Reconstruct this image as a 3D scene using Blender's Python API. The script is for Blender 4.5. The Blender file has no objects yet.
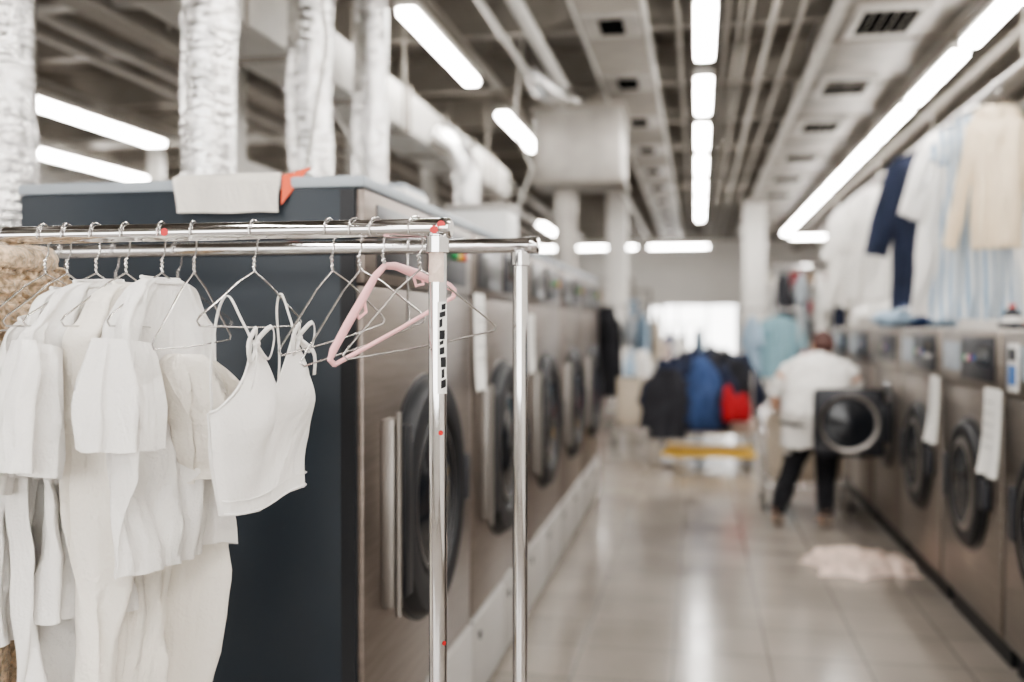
import bpy, bmesh, math, random
from mathutils import Vector, Matrix, noise, kdtree
random.seed(7)
scene = bpy.context.scene
PI = math.pi

# ------------------------------------------------------------------ materials
def mat(name, col, rough=.5, metal=0.0, var=0.0, vscale=6, bump=0.0, bscale=40, emit=0, coat=0, sheen=0, stretch=None, trans=0, cloth=0, spec=None):
    m = bpy.data.materials.new(name); m.use_nodes = True
    nt = m.node_tree; N = nt.nodes; L = nt.links
    b = N['Principled BSDF']
    c = (*col, 1)
    b.inputs['Base Color'].default_value = c
    b.inputs['Roughness'].default_value = rough
    b.inputs['Metallic'].default_value = metal
    if spec is not None: b.inputs['Specular IOR Level'].default_value = spec
    if coat: b.inputs['Coat Weight'].default_value = coat
    if sheen: b.inputs['Sheen Weight'].default_value = sheen
    tc = N.new('ShaderNodeTexCoord')
    mp = N.new('ShaderNodeMapping'); L.new(tc.outputs['Object'], mp.inputs['Vector'])
    if stretch: mp.inputs['Scale'].default_value = stretch
    if var:
        n = N.new('ShaderNodeTexNoise'); n.inputs['Scale'].default_value = vscale
        n.inputs['Detail'].default_value = 4
        L.new(mp.outputs[0], n.inputs['Vector'])
        r = N.new('ShaderNodeValToRGB')
        r.color_ramp.elements[0].position = .3; r.color_ramp.elements[1].position = .7
        r.color_ramp.elements[0].color = (*[x*(1-var) for x in col], 1)
        r.color_ramp.elements[1].color = (*[min(1, x*(1+var)) for x in col], 1)
        L.new(n.outputs['Fac'], r.inputs['Fac']); L.new(r.outputs[0], b.inputs['Base Color'])
    if bump:
        n2 = N.new('ShaderNodeTexNoise'); n2.inputs['Scale'].default_value = bscale
        n2.inputs['Detail'].default_value = 3
        L.new(mp.outputs[0], n2.inputs['Vector'])
        bp = N.new('ShaderNodeBump'); bp.inputs['Strength'].default_value = bump
        bp.inputs['Distance'].default_value = .01
        L.new(n2.outputs['Fac'], bp.inputs['Height']); L.new(bp.outputs[0], b.inputs['Normal'])
        if cloth:
            mp2 = N.new('ShaderNodeMapping'); mp2.inputs['Scale'].default_value = (1,1,.5)
            L.new(tc.outputs['Object'], mp2.inputs['Vector'])
            n3 = N.new('ShaderNodeTexNoise'); n3.inputs['Scale'].default_value = 8; n3.inputs['Detail'].default_value = 3
            n3.inputs['Distortion'].default_value = 1.4
            L.new(mp2.outputs[0], n3.inputs['Vector'])
            bp2 = N.new('ShaderNodeBump'); bp2.inputs['Strength'].default_value = cloth; bp2.inputs['Distance'].default_value = .03
            L.new(n3.outputs['Fac'], bp2.inputs['Height']); L.new(bp.outputs[0], bp2.inputs['Normal']); L.new(bp2.outputs[0], b.inputs['Normal'])
            tr = N.new('ShaderNodeBsdfTranslucent'); tr.inputs['Color'].default_value = c; L.new(bp2.outputs[0], tr.inputs['Normal'])
            mx = N.new('ShaderNodeMixShader'); mx.inputs[0].default_value = .12
            L.new(b.outputs[0], mx.inputs[1]); L.new(tr.outputs[0], mx.inputs[2])
            L.new(mx.outputs[0], N['Material Output'].inputs['Surface'])
    if emit:
        b.inputs['Emission Color'].default_value = c
        b.inputs['Emission Strength'].default_value = emit
    return m

M = {}
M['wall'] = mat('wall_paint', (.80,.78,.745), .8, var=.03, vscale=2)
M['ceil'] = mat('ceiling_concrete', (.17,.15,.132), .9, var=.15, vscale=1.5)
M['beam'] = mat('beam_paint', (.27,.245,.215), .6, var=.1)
M['ductgrey'] = mat('galvanised_duct', (.38,.355,.325), .42, .45, var=.18, vscale=5)
M['ductwhite'] = mat('white_duct_paint', (.52,.50,.465), .5, .1, var=.08)
M['flex'] = mat('aluminium_foil_duct', (.70,.69,.68), .20, .95, var=.28, vscale=14, bump=.8, bscale=35)
M['chrome'] = mat('chrome', (.74,.73,.73), .07, 1.0, var=.05)
M['steel'] = mat('brushed_steel', (.235,.20,.178), .34, .8, var=.12, vscale=4, stretch=(1,1,12))
M['steel2'] = mat('brushed_steel_light', (.29,.255,.225), .36, .8, var=.12, vscale=4, stretch=(1,1,12))
M['bar'] = mat('hinge_steel', (.33,.31,.29), .38, .9, var=.05)
M['navy'] = mat('navy_panel_paint', (.016,.024,.034), .42, 0, var=.1, vscale=3)
M['lid'] = mat('grey_lid_paint', (.36,.40,.44), .5)
M['black'] = mat('black_rubber', (.008,.009,.012), .5)
M['vent_shade'] = mat('vent_shade_black', (.006,.006,.006), 1, spec=0)  # matte black painted as the shade inside vent openings
M['dark'] = mat('dark_plastic', (.03,.032,.04), .4)
M['ring'] = mat('dark_inner_ring', (.08,.08,.085), .3, .8)
M['glass'] = mat('dark_door_glass', (.012,.014,.018), .08)
M['plinth'] = mat('plinth_panel_white', (.44,.425,.405), .4, var=.04)
M['white'] = mat('white_plastic', (.8,.79,.77), .4)
M['paper'] = mat('paper', (.82,.81,.78), .8, var=.03)
M['red'] = mat('red_plastic', (.55,.02,.02), .4)
M['orange'] = mat('orange_plastic', (.75,.12,.05), .6)
M['green'] = mat('green_plastic', (.05,.35,.12), .4)
M['yellow'] = mat('yellow_plastic', (.72,.43,.04), .5)
M['blue'] = mat('blue_plastic', (.05,.16,.42), .4)
M['pink'] = mat('pink_hanger_velvet', (.86,.45,.46), .45, var=.05, sheen=.2)
M['wire'] = mat('hanger_wire', (.62,.60,.58), .2, .9)
M['cloth'] = mat('white_cotton', (.93,.91,.88), .95, var=.015, vscale=4, bump=.25, bscale=190, sheen=.1, cloth=.62)
M['cloth2'] = mat('ivory_cotton', (.92,.875,.80), .95, var=.03, vscale=6, bump=.3, bscale=150, sheen=.1, cloth=.75)
M['clothfar'] = mat('offwhite_cotton', (.76,.74,.705), .95, var=.04, vscale=4, bump=.3)
M['fur'] = mat('beige_boucle', (.58,.44,.30), 1, var=.55, vscale=70, bump=1.0, bscale=95, sheen=.4)
M['knit'] = mat('beige_knit', (.62,.54,.44), 1, var=.2, vscale=50, bump=.8, bscale=80)
M['beige'] = mat('beige_jersey', (.80,.68,.51), .9, var=.06, bump=.4, cloth=.5)
M['navycloth'] = mat('navy_cloth', (.014,.020,.045), .9, var=.3)
M['blackcloth'] = mat('black_cloth', (.014,.014,.018), .9, var=.4)
M['charcoal'] = mat('charcoal_cloth', (.03,.03,.037), .9, var=.3)
M['tealcloth'] = mat('teal_cloth', (.26,.42,.48), .9, var=.1)
M['redcloth'] = mat('red_cloth', (.42,.02,.025), .9, var=.1)
M['midblue'] = mat('mid_blue_cloth', (.035,.065,.16), .9, var=.2)
M['bluecloth'] = mat('pale_blue_cloth', (.36,.48,.60), .9, var=.1)
M['pinkrag'] = mat('pale_rag', (.66,.53,.46), 1, var=.35, vscale=12, bump=.8, bscale=60)
M['skin'] = mat('skin', (.62,.36,.25), .55, var=.05)
M['hair'] = mat('dark_auburn_hair', (.06,.018,.012), .6, var=.3, vscale=30)
M['shoe'] = mat('sandal_leather', (.16,.13,.105), .7)
M['eye'] = mat('eye_white', (.8,.8,.78), .2)
M['lip'] = mat('lips', (.5,.18,.15), .5)
M['tube'] = mat('fluorescent_diffuser', (1,.97,.93), .5, emit=26)
M['wood'] = mat('plywood', (.45,.32,.20), .7, var=.15)

def stripes():
    m = mat('blue_striped_cloth', (.7,.75,.8), .9)
    nt = m.node_tree; N = nt.nodes; L = nt.links
    tc = N.new('ShaderNodeTexCoord'); w = N.new('ShaderNodeTexWave'); w.bands_direction = 'X'
    w.inputs['Scale'].default_value = 6; w.inputs['Distortion'].default_value = .8
    r = N.new('ShaderNodeValToRGB')
    r.color_ramp.elements[0].color = (.24,.38,.54,1); r.color_ramp.elements[1].color = (.78,.80,.81,1)
    r.color_ramp.elements[0].position = .35; r.color_ramp.elements[1].position = .55
    L.new(tc.outputs['Object'], w.inputs['Vector']); L.new(w.outputs['Fac'], r.inputs['Fac'])
    L.new(r.outputs[0], N['Principled BSDF'].inputs['Base Color'])
    return m
M['stripe'] = stripes()

def floor_mat():
    m = mat('floor_tiles', (.5,.47,.42), .25)
    nt = m.node_tree; N = nt.nodes; L = nt.links; b = N['Principled BSDF']
    tc = N.new('ShaderNodeTexCoord')
    br = N.new('ShaderNodeTexBrick'); br.offset = 0; br.inputs['Scale'].default_value = 1
    br.inputs['Brick Width'].default_value = .42; br.inputs['Row Height'].default_value = .42
    br.inputs['Mortar Size'].default_value = .005; br.inputs['Mortar Smooth'].default_value = .3
    br.inputs['Color1'].default_value = (.37,.33,.29,1); br.inputs['Color2'].default_value = (.325,.29,.255,1)
    br.inputs['Mortar'].default_value = (.18,.16,.145,1)
    L.new(tc.outputs['Object'], br.inputs['Vector'])
    n = N.new('ShaderNodeTexNoise'); n.inputs['Scale'].default_value = 2.2; n.inputs['Detail'].default_value = 6
    L.new(tc.outputs['Object'], n.inputs['Vector'])
    mx = N.new('ShaderNodeMixRGB'); mx.blend_type = 'MULTIPLY'; mx.inputs['Fac'].default_value = .4
    L.new(br.outputs['Color'], mx.inputs['Color1']); L.new(n.outputs['Fac'], mx.inputs['Color2'])
    rp = N.new('ShaderNodeMapRange'); rp.inputs['To Min'].default_value = .09; rp.inputs['To Max'].default_value = .25
    L.new(n.outputs['Fac'], rp.inputs['Value']); L.new(rp.outputs[0], b.inputs['Roughness'])
    L.new(mx.outputs[0], b.inputs['Base Color'])
    bp = N.new('ShaderNodeBump'); bp.inputs['Strength'].default_value = .25; bp.inputs['Distance'].default_value = .003
    bp.invert = True
    L.new(br.outputs['Fac'], bp.inputs['Height']); L.new(bp.outputs[0], b.inputs['Normal'])
    return m
M['floor'] = floor_mat()

# ------------------------------------------------------------------ mesh builder
class MB:
    def __init__(s): s.v=[]; s.f=[]; s.m=[]; s.sm=[]; s.mats=[]
    def mi(s, m):
        m = M[m]
        if m not in s.mats: s.mats.append(m)
        return s.mats.index(m)
    def add(s, vs, fs, m, smooth=False):
        o = len(s.v); i = s.mi(m)
        s.v += [Vector(p) for p in vs]
        for f in fs: s.f.append([o+k for k in f]); s.m.append(i); s.sm.append(smooth)
    def box(s, a, b, m, bev=0, rot=None, seg=2):
        bm = bmesh.new(); bmesh.ops.create_cube(bm, size=1)
        a = Vector(a); b = Vector(b); c = (a+b)/2; d = b-a
        for v in bm.verts: v.co = Vector((v.co.x*d.x, v.co.y*d.y, v.co.z*d.z))
        if bev: bmesh.ops.bevel(bm, geom=bm.edges[:], offset=bev, segments=seg, affect='EDGES', profile=.5)
        bm.verts.index_update()
        vs = [((rot @ v.co) if rot else v.co)+c for v in bm.verts]
        s.add(vs, [[v.index for v in f.verts] for f in bm.faces], m, bool(bev)); bm.free()
    def lathe(s, prof, c, axis, m, seg=32, mats=None):
        ax = Vector(axis).normalized(); up = Vector((0,0,1)) if abs(ax.z)<.9 else Vector((1,0,0))
        e1 = ax.cross(up).normalized(); e2 = ax.cross(e1); c = Vector(c)
        vs = []
        for r, h in prof:
            for k in range(seg):
                a = 2*PI*k/seg; vs.append(c+ax*h+(e1*math.cos(a)+e2*math.sin(a))*r)
        o = len(s.v); s.v += vs
        for i in range(len(prof)-1):
            mm = s.mi(mats[i] if mats else m)
            for k in range(seg):
                k2 = (k+1)%seg
                s.f.append([o+i*seg+k, o+i*seg+k2, o+(i+1)*seg+k2, o+(i+1)*seg+k]); s.m.append(mm); s.sm.append(True)
    def cyl(s, p0, p1, r, m, seg=20, r2=None):
        p0 = Vector(p0); p1 = Vector(p1); h = (p1-p0).length; r2 = r if r2 is None else r2
        s.lathe([(.0001,0),(r,0),(r2,h),(.0001,h)], p0, p1-p0, m, seg)
    def tube(s, pts, r, m, seg=8, U=None, ru=None, closed=False):
        pts = [Vector(p) for p in pts]; n = len(pts)
        rs = r if isinstance(r,(list,tuple)) else [r]*n
        rus = rs if ru is None else (ru if isinstance(ru,(list,tuple)) else [ru]*n)
        prev = Vector(U) if U else None
        vs = []
        for i,p in enumerate(pts):
            if closed: t = pts[(i+1)%n]-pts[i-1]
            else: t = pts[min(i+1,n-1)]-pts[max(i-1,0)]
            if t.length < 1e-9: t = Vector((0,0,1))
            t.normalize()
            if prev is None:
                prev = Vector((0,0,1)) if abs(t.z)<.9 else Vector((1,0,0))
            u = prev - t*prev.dot(t)
            if u.length<1e-6: u = t.orthogonal()
            u.normalize(); w = t.cross(u)
            if not U: prev = u
            for k in range(seg):
                a = 2*PI*k/seg
                vs.append(p+u*math.cos(a)*rus[i]+w*math.sin(a)*rs[i])
        fs = []
        for i in range(n if closed else n-1):
            j = (i+1)%n
            for k in range(seg):
                k2=(k+1)%seg; fs.append([i*seg+k, i*seg+k2, j*seg+k2, j*seg+k])
        if not closed:
            fs.append(list(range(seg))[::-1]); fs.append([(n-1)*seg+k for k in range(seg)])
        s.add(vs, fs, m, True)
    def ell(s, c, r, m, rot=None, seg=20, rings=12):
        c = Vector(c); vs=[]; fs=[]
        for i in range(rings+1):
            th = PI*i/rings
            for k in range(seg):
                a = 2*PI*k/seg
                p = Vector((r[0]*math.sin(th)*math.cos(a), r[1]*math.sin(th)*math.sin(a), r[2]*math.cos(th)))
                if i in (0,rings): p += Vector((math.cos(a),math.sin(a),0))*1e-5
                vs.append(((rot@p) if rot else p)+c)
        for i in range(rings):
            for k in range(seg):
                k2=(k+1)%seg; fs.append([i*seg+k,(i+1)*seg+k,(i+1)*seg+k2,i*seg+k2])
        s.add(vs,fs,m,True)
    def build(s, name, angle=.7):
        me = bpy.data.meshes.new(name)
        lo = Vector([min(v[i] for v in s.v) for i in range(3)]); hi = Vector([max(v[i] for v in s.v) for i in range(3)])
        c = (lo+hi)/2
        me.from_pydata([tuple(v-c) for v in s.v], [], s.f)
        for mm in s.mats: me.materials.append(mm)
        me.polygons.foreach_set('material_index', s.m)
        me.polygons.foreach_set('use_smooth', s.sm)
        me.update()
        if angle<2:
            try: me.set_sharp_from_angle(angle=angle)
            except Exception: pass
        o = bpy.data.objects.new(name, me); o.location = c
        scene.collection.objects.link(o)
        return o

def simple(name, a, b, m, bev=0):
    mb = MB(); mb.box(a,b,m,bev); return mb.build(name)

def dup(o, loc):
    n = bpy.data.objects.new(o.name.split('.')[0], o.data); n.location = loc; n.scale = o.scale
    scene.collection.objects.link(n); return n

# ------------------------------------------------------------------ room shell
XL, XR, YB, YE, ZC = -8.0, 3.6, -4.0, 25.0, 3.75
simple('floor', (XL,YB,-.1), (XR,YE,0), 'floor')
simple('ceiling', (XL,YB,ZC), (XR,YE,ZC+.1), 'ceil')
simple('wall_left', (XL-.15,YB,0), (XL,YE,ZC), 'wall')
simple('wall_right', (XR,YB,0), (XR+.15,YE,ZC), 'wall')
def wall_hole(name, y0, y1, hx0, hx1, hz0, hz1):
    mb = MB()
    mb.box((XL,y0,0),(hx0,y1,ZC),'wall'); mb.box((hx1,y0,0),(XR,y1,ZC),'wall')
    mb.box((hx0,y0,hz1),(hx1,y1,ZC),'wall')
    if hz0>0: mb.box((hx0,y0,0),(hx1,y1,hz0),'wall')
    return mb.build(name)
wall_hole('wall_far', YE, YE+.15, -1.2, 1.0, .3, 2.0)
wall_hole('wall_back', YB-.15, YB, -6.5, 2.8, .8, 3.2)
def window(name, y, x0,x1,z0,z1,n):
    mb = MB(); t=.04
    for k in range(n+1):
        x = x0+(x1-x0)*k/n
        xa = min(max(x-t/2,x0),x1-t)
        mb.box((xa,y-.03,z0),(xa+t,y+.03,z1),'white',.004)
    for z in (z0,z1-t): mb.box((x0,y-.035,z),(x1,y+.035,z+t),'white',.004)
    mb.build(name)
window('window_1', YE+.08, -1.2,1.0,.3,2.0,3)
window('window_2', YB-.08, -6.5,2.8,.8,3.2,6)
simple('baseboard_right', (XR-.02,YB,0), (XR,YE,.12), 'beam')
simple('baseboard_left', (XL,YB,0), (XL+.02,YE,.12), 'beam')
simple('baseboard_far', (XL,YE-.02,0), (XR,YE,.12), 'beam')

# ceiling structure -------------------------------------------------
mb = MB()
y = -2.6
while y < YE:
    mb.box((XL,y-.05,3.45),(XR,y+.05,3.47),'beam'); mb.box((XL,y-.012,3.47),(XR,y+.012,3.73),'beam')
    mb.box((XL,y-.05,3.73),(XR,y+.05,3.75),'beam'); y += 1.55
mb.build('ceiling_joists')
mb = MB()
for x in (-6.8,-3.4,2.3):
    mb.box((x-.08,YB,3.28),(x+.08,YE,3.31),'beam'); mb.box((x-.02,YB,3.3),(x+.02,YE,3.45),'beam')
mb.build('ceiling_girders')
mb = MB()
mb.box((.86,-3.5,3.40),(1.66,22,3.74),'ductgrey',.01)
yy = -3
while yy < 22:
    mb.box((.835,yy,3.385),(1.685,yy+.04,3.745),'beam'); yy += 1.25
mb.box((.80,-3.5,3.36),(.86,22,3.42),'ductwhite'); 
for gy in (3.3,5.0,6.6,8.35,10.0,11.8,13.5,15.2):
    for a,b in (((.94,gy-.32),(.99,gy+.32)),((1.32,gy-.32),(1.37,gy+.32)),((.99,gy-.32),(1.32,gy-.27)),((.99,gy+.27),(1.32,gy+.32))):
        mb.box((*a,3.374),(*b,3.40),'ductwhite',.004)
    mb.box((.99,gy-.27,3.390),(1.32,gy+.27,3.398),'vent_shade')  # flat black sheet in place of the grille's shaded depth
    for k in range(4): mb.box((1.05+.07*k,gy-.27,3.380),(1.055+.07*k,gy+.27,3.388),'beam')
mb.build('air_duct')
mb = MB()
mb.box((-.72,-3.5,3.36),(-.33,22,3.375),'beam')
mb.box((-.74,-3.5,3.35),(-.72,22,3.45),'ductwhite'); mb.box((-.33,-3.5,3.35),(-.31,22,3.45),'ductwhite')
yy=-3
while yy<22:
    mb.box((-.70,yy,3.345),(-.35,yy+.5,3.36),'ductgrey'); mb.cyl((-.73,yy,3.4),(-.73,yy,3.75),.008,'beam',8); mb.cyl((-.32,yy,3.4),(-.32,yy,3.75),.008,'beam',8)
    mb.box((-.60,yy+.10,3.338),(-.45,yy+.40,3.346),'vent_shade')  # black sheet painted as a shaded vent hole
    yy+=1.5
mb.build('cable_tray')
mb = MB()
for x,z,r in ((-.12,3.38,.015),(.18,3.4,.018),(.26,3.4,.012),(.32,3.4,.015),(.45,3.36,.02),(.62,3.4,.015),(1.95,3.3,.035),(2.08,3.35,.025),(2.5,3.2,.05),(-1.05,3.38,.045),(-1.2,3.3,.02),(-2.5,3.38,.05),(-2.65,3.15,.03),(-2.9,3.36,.06),(-3.9,3.38,.04),(-4.2,3.38,.03),(-5.3,3.38,.04)):
    mb.tube([(x,-3.5,z),(x,22,z)], r, 'ductwhite' if x<-.9 else 'beam', 10)
for y,z,r,x0,x1 in ((5.4,3.38,.03,-7.5,-2.3),(6.3,2.45,.03,-7.5,-2.3),(9.5,3.38,.05,-7.8,-2.3),(4.5,3.39,.025,-7.5,-2.3),(11,3.42,.03,-7,.7),(14,3.4,.04,-5,.7)):
    mb.tube([(x0,y,z),(x1,y,z)], r, 'ductwhite' if x1<0 else 'beam', 10)
mb.build('ceiling_pipes')
mb = MB()
for x,y in ((-2.45,5.0),(-2.45,7.0),(-2.45,9.0),(-5.2,9.0)):
    mb.box((x-.06,y-.06,0),(x+.06,y+.06,3.28),'ductwhite',.006)
for z in (2.30,2.95):
    mb.box((-2.5,4.6,z),(-2.4,9.2,z+.09),'ductwhite',.006)
mb.box((-5.2,8.96,2.4),(-2.45,9.04,2.49),'ductwhite',.006)
for x,z in ((-3.0,2.1),(-3.6,2.25),(-4.4,2.15)):
    mb.box((x-.04,3.0,z),(x+.04,9.0,z+.07),'ductwhite',.006)
    for y in (3.1,8.9): mb.box((x-.03,y-.03,0),(x+.03,y+.03,z),'ductwhite',.006)
mb.build('steel_frame')
mb = MB()
mb.box((-2.12,3.4,2.72),(-1.80,9.6,2.98),'ductwhite',.01)
yy=3.4
while yy<9.6:
    mb.box((-2.14,yy,2.70),(-1.78,yy+.03,3.0),'beam'); yy+=.9
for y in (3.8,6.0,8.5):
    for x in (-2.13,-1.79): mb.cyl((x,y,2.7),(x,y,3.75),.008,'beam',8)
mb.build('exhaust_duct')
def flexduct(name, pts, r):
    P=[Vector(p) for p in pts]; out=[]
    n=len(P)
    for i in range(n-1):
        p0=P[max(i-1,0)];p1=P[i];p2=P[i+1];p3=P[min(i+2,n-1)]
        k=max(4,int((p2-p1).length/.010))
        for j in range(k):
            t=j/k
            out.append(.5*((2*p1)+(-p0+p2)*t+(2*p0-5*p1+4*p2-p3)*t*t+(-p0+3*p1-3*p2+p3)*t**3))
    out.append(P[-1])
    rs=[r*(1+.016*math.sin(i*PI/1.5)+.025*noise.noise(out[i]*6)) for i in range(len(out))]
    mb=MB(); mb.tube(out, rs,'flex',20); 
    a=out[0]; mb.lathe([(r*1.06,0),(r*1.06,.05),(r*.98,.05)],a,(0,0,1),'ductgrey',24)
    for i in range(60,len(out)-5,75):
        mb.lathe([(r*1.05,-.02),(r*1.06,0),(r*1.05,.03)],out[i],(0,0,1),'flex',24)
    return mb.build(name, 3.0)
flexduct('flexible_exhaust_duct',[(-1.6,3.1,1.886),(-1.6,3.1,2.3),(-1.59,3.1,2.6),(-1.6,3.12,3.0),(-1.6,3.12,3.74)],.092)
flexduct('flexible_exhaust_duct',[(-1.6,4.0,1.886),(-1.6,4.0,2.2),(-1.61,4.0,2.5),(-1.6,4.0,2.8),(-1.6,4.0,3.74)],.095)
flexduct('flexible_exhaust_duct',[(-1.6,4.78,1.886),(-1.6,4.78,2.2),(-1.6,4.78,2.5),(-1.60,4.78,2.9),(-1.6,4.78,3.74)],.085)
flexduct('flexible_exhaust_duct',[(-1.5,6.7,1.886),(-1.55,6.7,2.2),(-1.55,6.7,2.5),(-1.62,6.7,2.68),(-1.79,6.7,2.8)],.09)
flexduct('flexible_exhaust_duct',[(-2.24,2.92,0.0),(-2.24,2.92,1.2),(-2.24,2.92,2.0),(-2.26,2.95,3.0),(-2.26,2.95,3.74)],.11)
flexduct('flexible_exhaust_duct',[(-1.2,7.6,3.74),(-1.2,7.5,3.4),(-1.12,7.6,3.28),(-1.0,7.9,3.26),(-.92,8.05,3.22)],.09)
mb = MB()
mb.box((-1.27,7.8,2.62),(-.58,8.4,3.2),'ductgrey',.012)
mb.box((-1.29,7.78,2.60),(-.56,8.42,2.64),'beam',.004); mb.box((-1.29,7.78,3.18),(-.56,8.42,3.22),'beam',.004)
mb.cyl((-1.05,8.1,1.9),(-1.05,8.1,2.62),.09,'ductgrey',20)
for x in (-1.2,-.78): mb.cyl((x,8.1,3.2),(x,8.1,3.75),.01,'beam',8)
mb.cyl((-1.05,8.1,1.888),(-1.05,8.1,1.93),.11,'ductgrey',20)
mb.build('ventilation_plenum')
mb=MB()
for pts in ([(-1.75,4.4,3.7),(-1.72,4.4,2.6),(-1.60,4.4,2.4),(-1.45,4.4,2.1),(-1.4,4.4,1.89)],[(-1.2,7.0,3.7),(-1.28,7.0,2.9),(-1.15,7.0,2.6),(-1.3,7.0,2.2),(-1.3,7,1.89)],[(-1.3,3.5,3.7),(-1.4,3.5,3.1),(-1.3,3.4,2.5),(-1.45,3.5,1.89)]):
    P=[Vector(p) for p in pts]; mb.tube(P,.008,'ductwhite',8)
mb.build('power_cables')

# fluorescent lights ----------------------------------------------
def fixture_mesh(L, axis='Y', w=.05):
    mb=MB(); h=L/2
    if axis=='Y':
        mb.box((-w-.01,-h,.02),(w+.01,h,.07),'ductwhite',.006); mb.box((-w,-h+.02,-.02),(w,h-.02,.022),'tube',.012)
        for y in (-h*.7,h*.7): mb.cyl((0,y,.06),(0,y,.13),.005,'beam',6)
    else:
        mb.box((-h,-.06,.02),(h,.06,.07),'ductwhite',.006); mb.box((-h+.02,-.05,-.02),(h-.02,.05,.022),'tube',.012)
        for x in (-h*.7,h*.7): mb.cyl((x,0,.06),(x,0,.13),.005,'beam',6)
    return mb
def lights(L, locs, axis='Y', w=.05):
    o=None
    for p in locs:
        p=Vector(p)+Vector((0,0,.13))
        if o is None: o=fixture_mesh(L,axis,w).build('fluorescent_light'); o.location=p
        else: dup(o,p)
ZL=3.1
lights(1.12, [(.04,5.9+1.65*k,ZL) for k in range(-4,7)], w=.055)
lights(1.44, [(1.60,5.72+1.6*k,ZL) for k in range(-4,9)])
lights(1.66, [(-1.54,6.0,ZL),(-1.54,8.7,ZL),(-1.54,.6,ZL),(-1.54,-2,ZL),(-4.7,.5,ZL),(-4.7,13.5,ZL),(-4.7,16.5,ZL),(-2.6,17.5,ZL),(-2.6,20.5,ZL)])
lights(2.1, [(-4.95,7.55,ZL),(-4.95,10.4,ZL),(-6.35,9.7,ZL),(-4.95,3.4,ZL)], w=.09)
lights(1.3, [(-3.4,22,ZL),(-1.95,22,ZL),(-.4,22,ZL),(2.4,20,ZL)],'X')
mb=MB()
for x,y0,y1 in ((-1.54,5.0,11),(-1.54,-3,2),(.04,-3,18),(1.60,-3,20),(-4.95,2,12),(-6.35,8,11),(-2.6,16.5,21.5)):
    mb.box((x-.03,y0,3.352),(x+.03,y1,3.368),'beam')
    y=y0+.3
    while y<y1:
        if not (.8<x<1.7): mb.cyl((x,y,3.36),(x,y,3.75),.006,'beam',6)
        y+=2.1
mb.build('light_mounting_rail')

# ------------------------------------------------------------------ left dryers
def dryer():
    mb=MB(); X=-.85; y0=0; y1=1.25; yc=.58
    mb.box((-1.84,y0,.36),(X-.02,y1,1.855),'navy',.006)
    mb.box((-1.82,y0+.02,.06),(X-.03,y1-.02,.36),'dark')
    mb.box((-1.845,y0-.004,1.855),(X+.006,y1+.004,1.885),'lid',.006)
    mb.box((X-.022,y0+.005,.36),(X,y1-.005,1.60),'steel',.005)
    mb.box((X-.022,y0+.005,1.605),(X+.004,y1-.005,1.85),'steel',.005)
    mb.box((X-.06,y0-.003,.06),(X-.022,y0+.006,1.85),'black')
    mb.box((X+.003,y0+.10,1.64),(X+.008,y0+.55,1.82),'ring',.002)
    mb.box((X+.003,y0+.62,1.64),(X+.010,y1-.12,1.82),'dark',.002)
    mb.box((X+.009,y0+.68,1.70),(X+.012,y0+.86,1.79),'glass')
    for k,c in enumerate(('green','yellow','red')):
        mb.cyl((X+.008,y0+.93+.06*k,1.74),(X+.03,y0+.93+.06*k,1.74),.014,c,14)
    for a,b in ((0.01,.62),(.63,1.24)):
        mb.box((X-.03,y0+a,.03),(X+.012,y0+b,.352),'plinth',.006)
        mb.cyl((X+.011,y0+a+.08,.28),(X+.018,y0+a+.08,.28),.018,'black',12)
    for yy in (.1,1.15): mb.cyl((X-.08,yy,0),(X-.08,yy,.07),.03,'black',12); mb.cyl((-1.75,yy,0),(-1.75,yy,.07),.03,'black',12)
    c=(X,yc,.96)
    mb.lathe([(.385,0),(.385,.010),(.37,.014),(.366,.035),(.355,.052),(.31,.060),(.27,.052),(.26,.035),(.245,.034),(.235,.046),(.22,.046),(.215,.036),(.15,.052),(.08,.062),(.0005,.066)],
        c,(1,0,0),'black',56,['ring','black','black','black','black','black','black','black','black','ring','black','glass','glass','glass'])
    mb.box((X,yc-.44,.72),(X+.04,yc-.37,1.24),'bar',.006)
    mb.box((X+.03,yc-.40,.74),(X+.062,yc-.33,1.22),'black',.006)
    mb.cyl((X+.05,yc-.43,.70),(X+.05,yc-.43,1.26),.009,'bar',12)
    for k in range(8): mb.box((X+.036,yc-.425,.76+.06*k),(X+.043,yc-.395,.775+.06*k),'black')
    mb.box((X+.01,yc+.36,.88),(X+.06,yc+.41,1.04),'dark',.01)
    return mb
o=dryer().build('tumble_dryer')
off=o.location.copy()
o.location=off+Vector((0,2.475,0))
for k in range(1,5): dup(o, off+Vector((0,2.475+1.26*k,0)))
def sheet(name, c, w, h, axis, m='paper', curl=.01):
    mb=MB(); ax=Vector(axis); U=Vector((0,0,1)).cross(ax).normalized(); vs=[];fs=[]; n=8
    for i in range(n+1):
        for j in range(n+1):
            u=(i/n-.5)*w; v=-(j/n)*h
            d=.002+curl*(j/n)**2*(1+.5*math.sin(i*1.3))
            vs.append(Vector(c)+U*u+Vector((0,0,v))+ax*d)
    for i in range(n):
        for j in range(n):
            a=i*(n+1)+j; fs.append([a,a+1,a+n+2,a+n+1])
    mb.add(vs,fs,m,True)
    for k in range(5):
        vs2=[Vector(c)+U*uu*w+Vector((0,0,-h*(.15+.13*k)+dz))+ax*(.004+curl*.6) for uu,dz in ((-.35,0),(.3,0),(.3,-.004),(-.35,-.004))]
        mb.add(vs2,[[0,1,2,3]],'ring')
    return mb.build(name)
sheet('notice_paper',(-.843,3.84,1.62),.2,.38,(1,0,0))
sheet('notice_paper',(-.843,5.08,1.55),.2,.3,(1,0,0))

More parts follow.
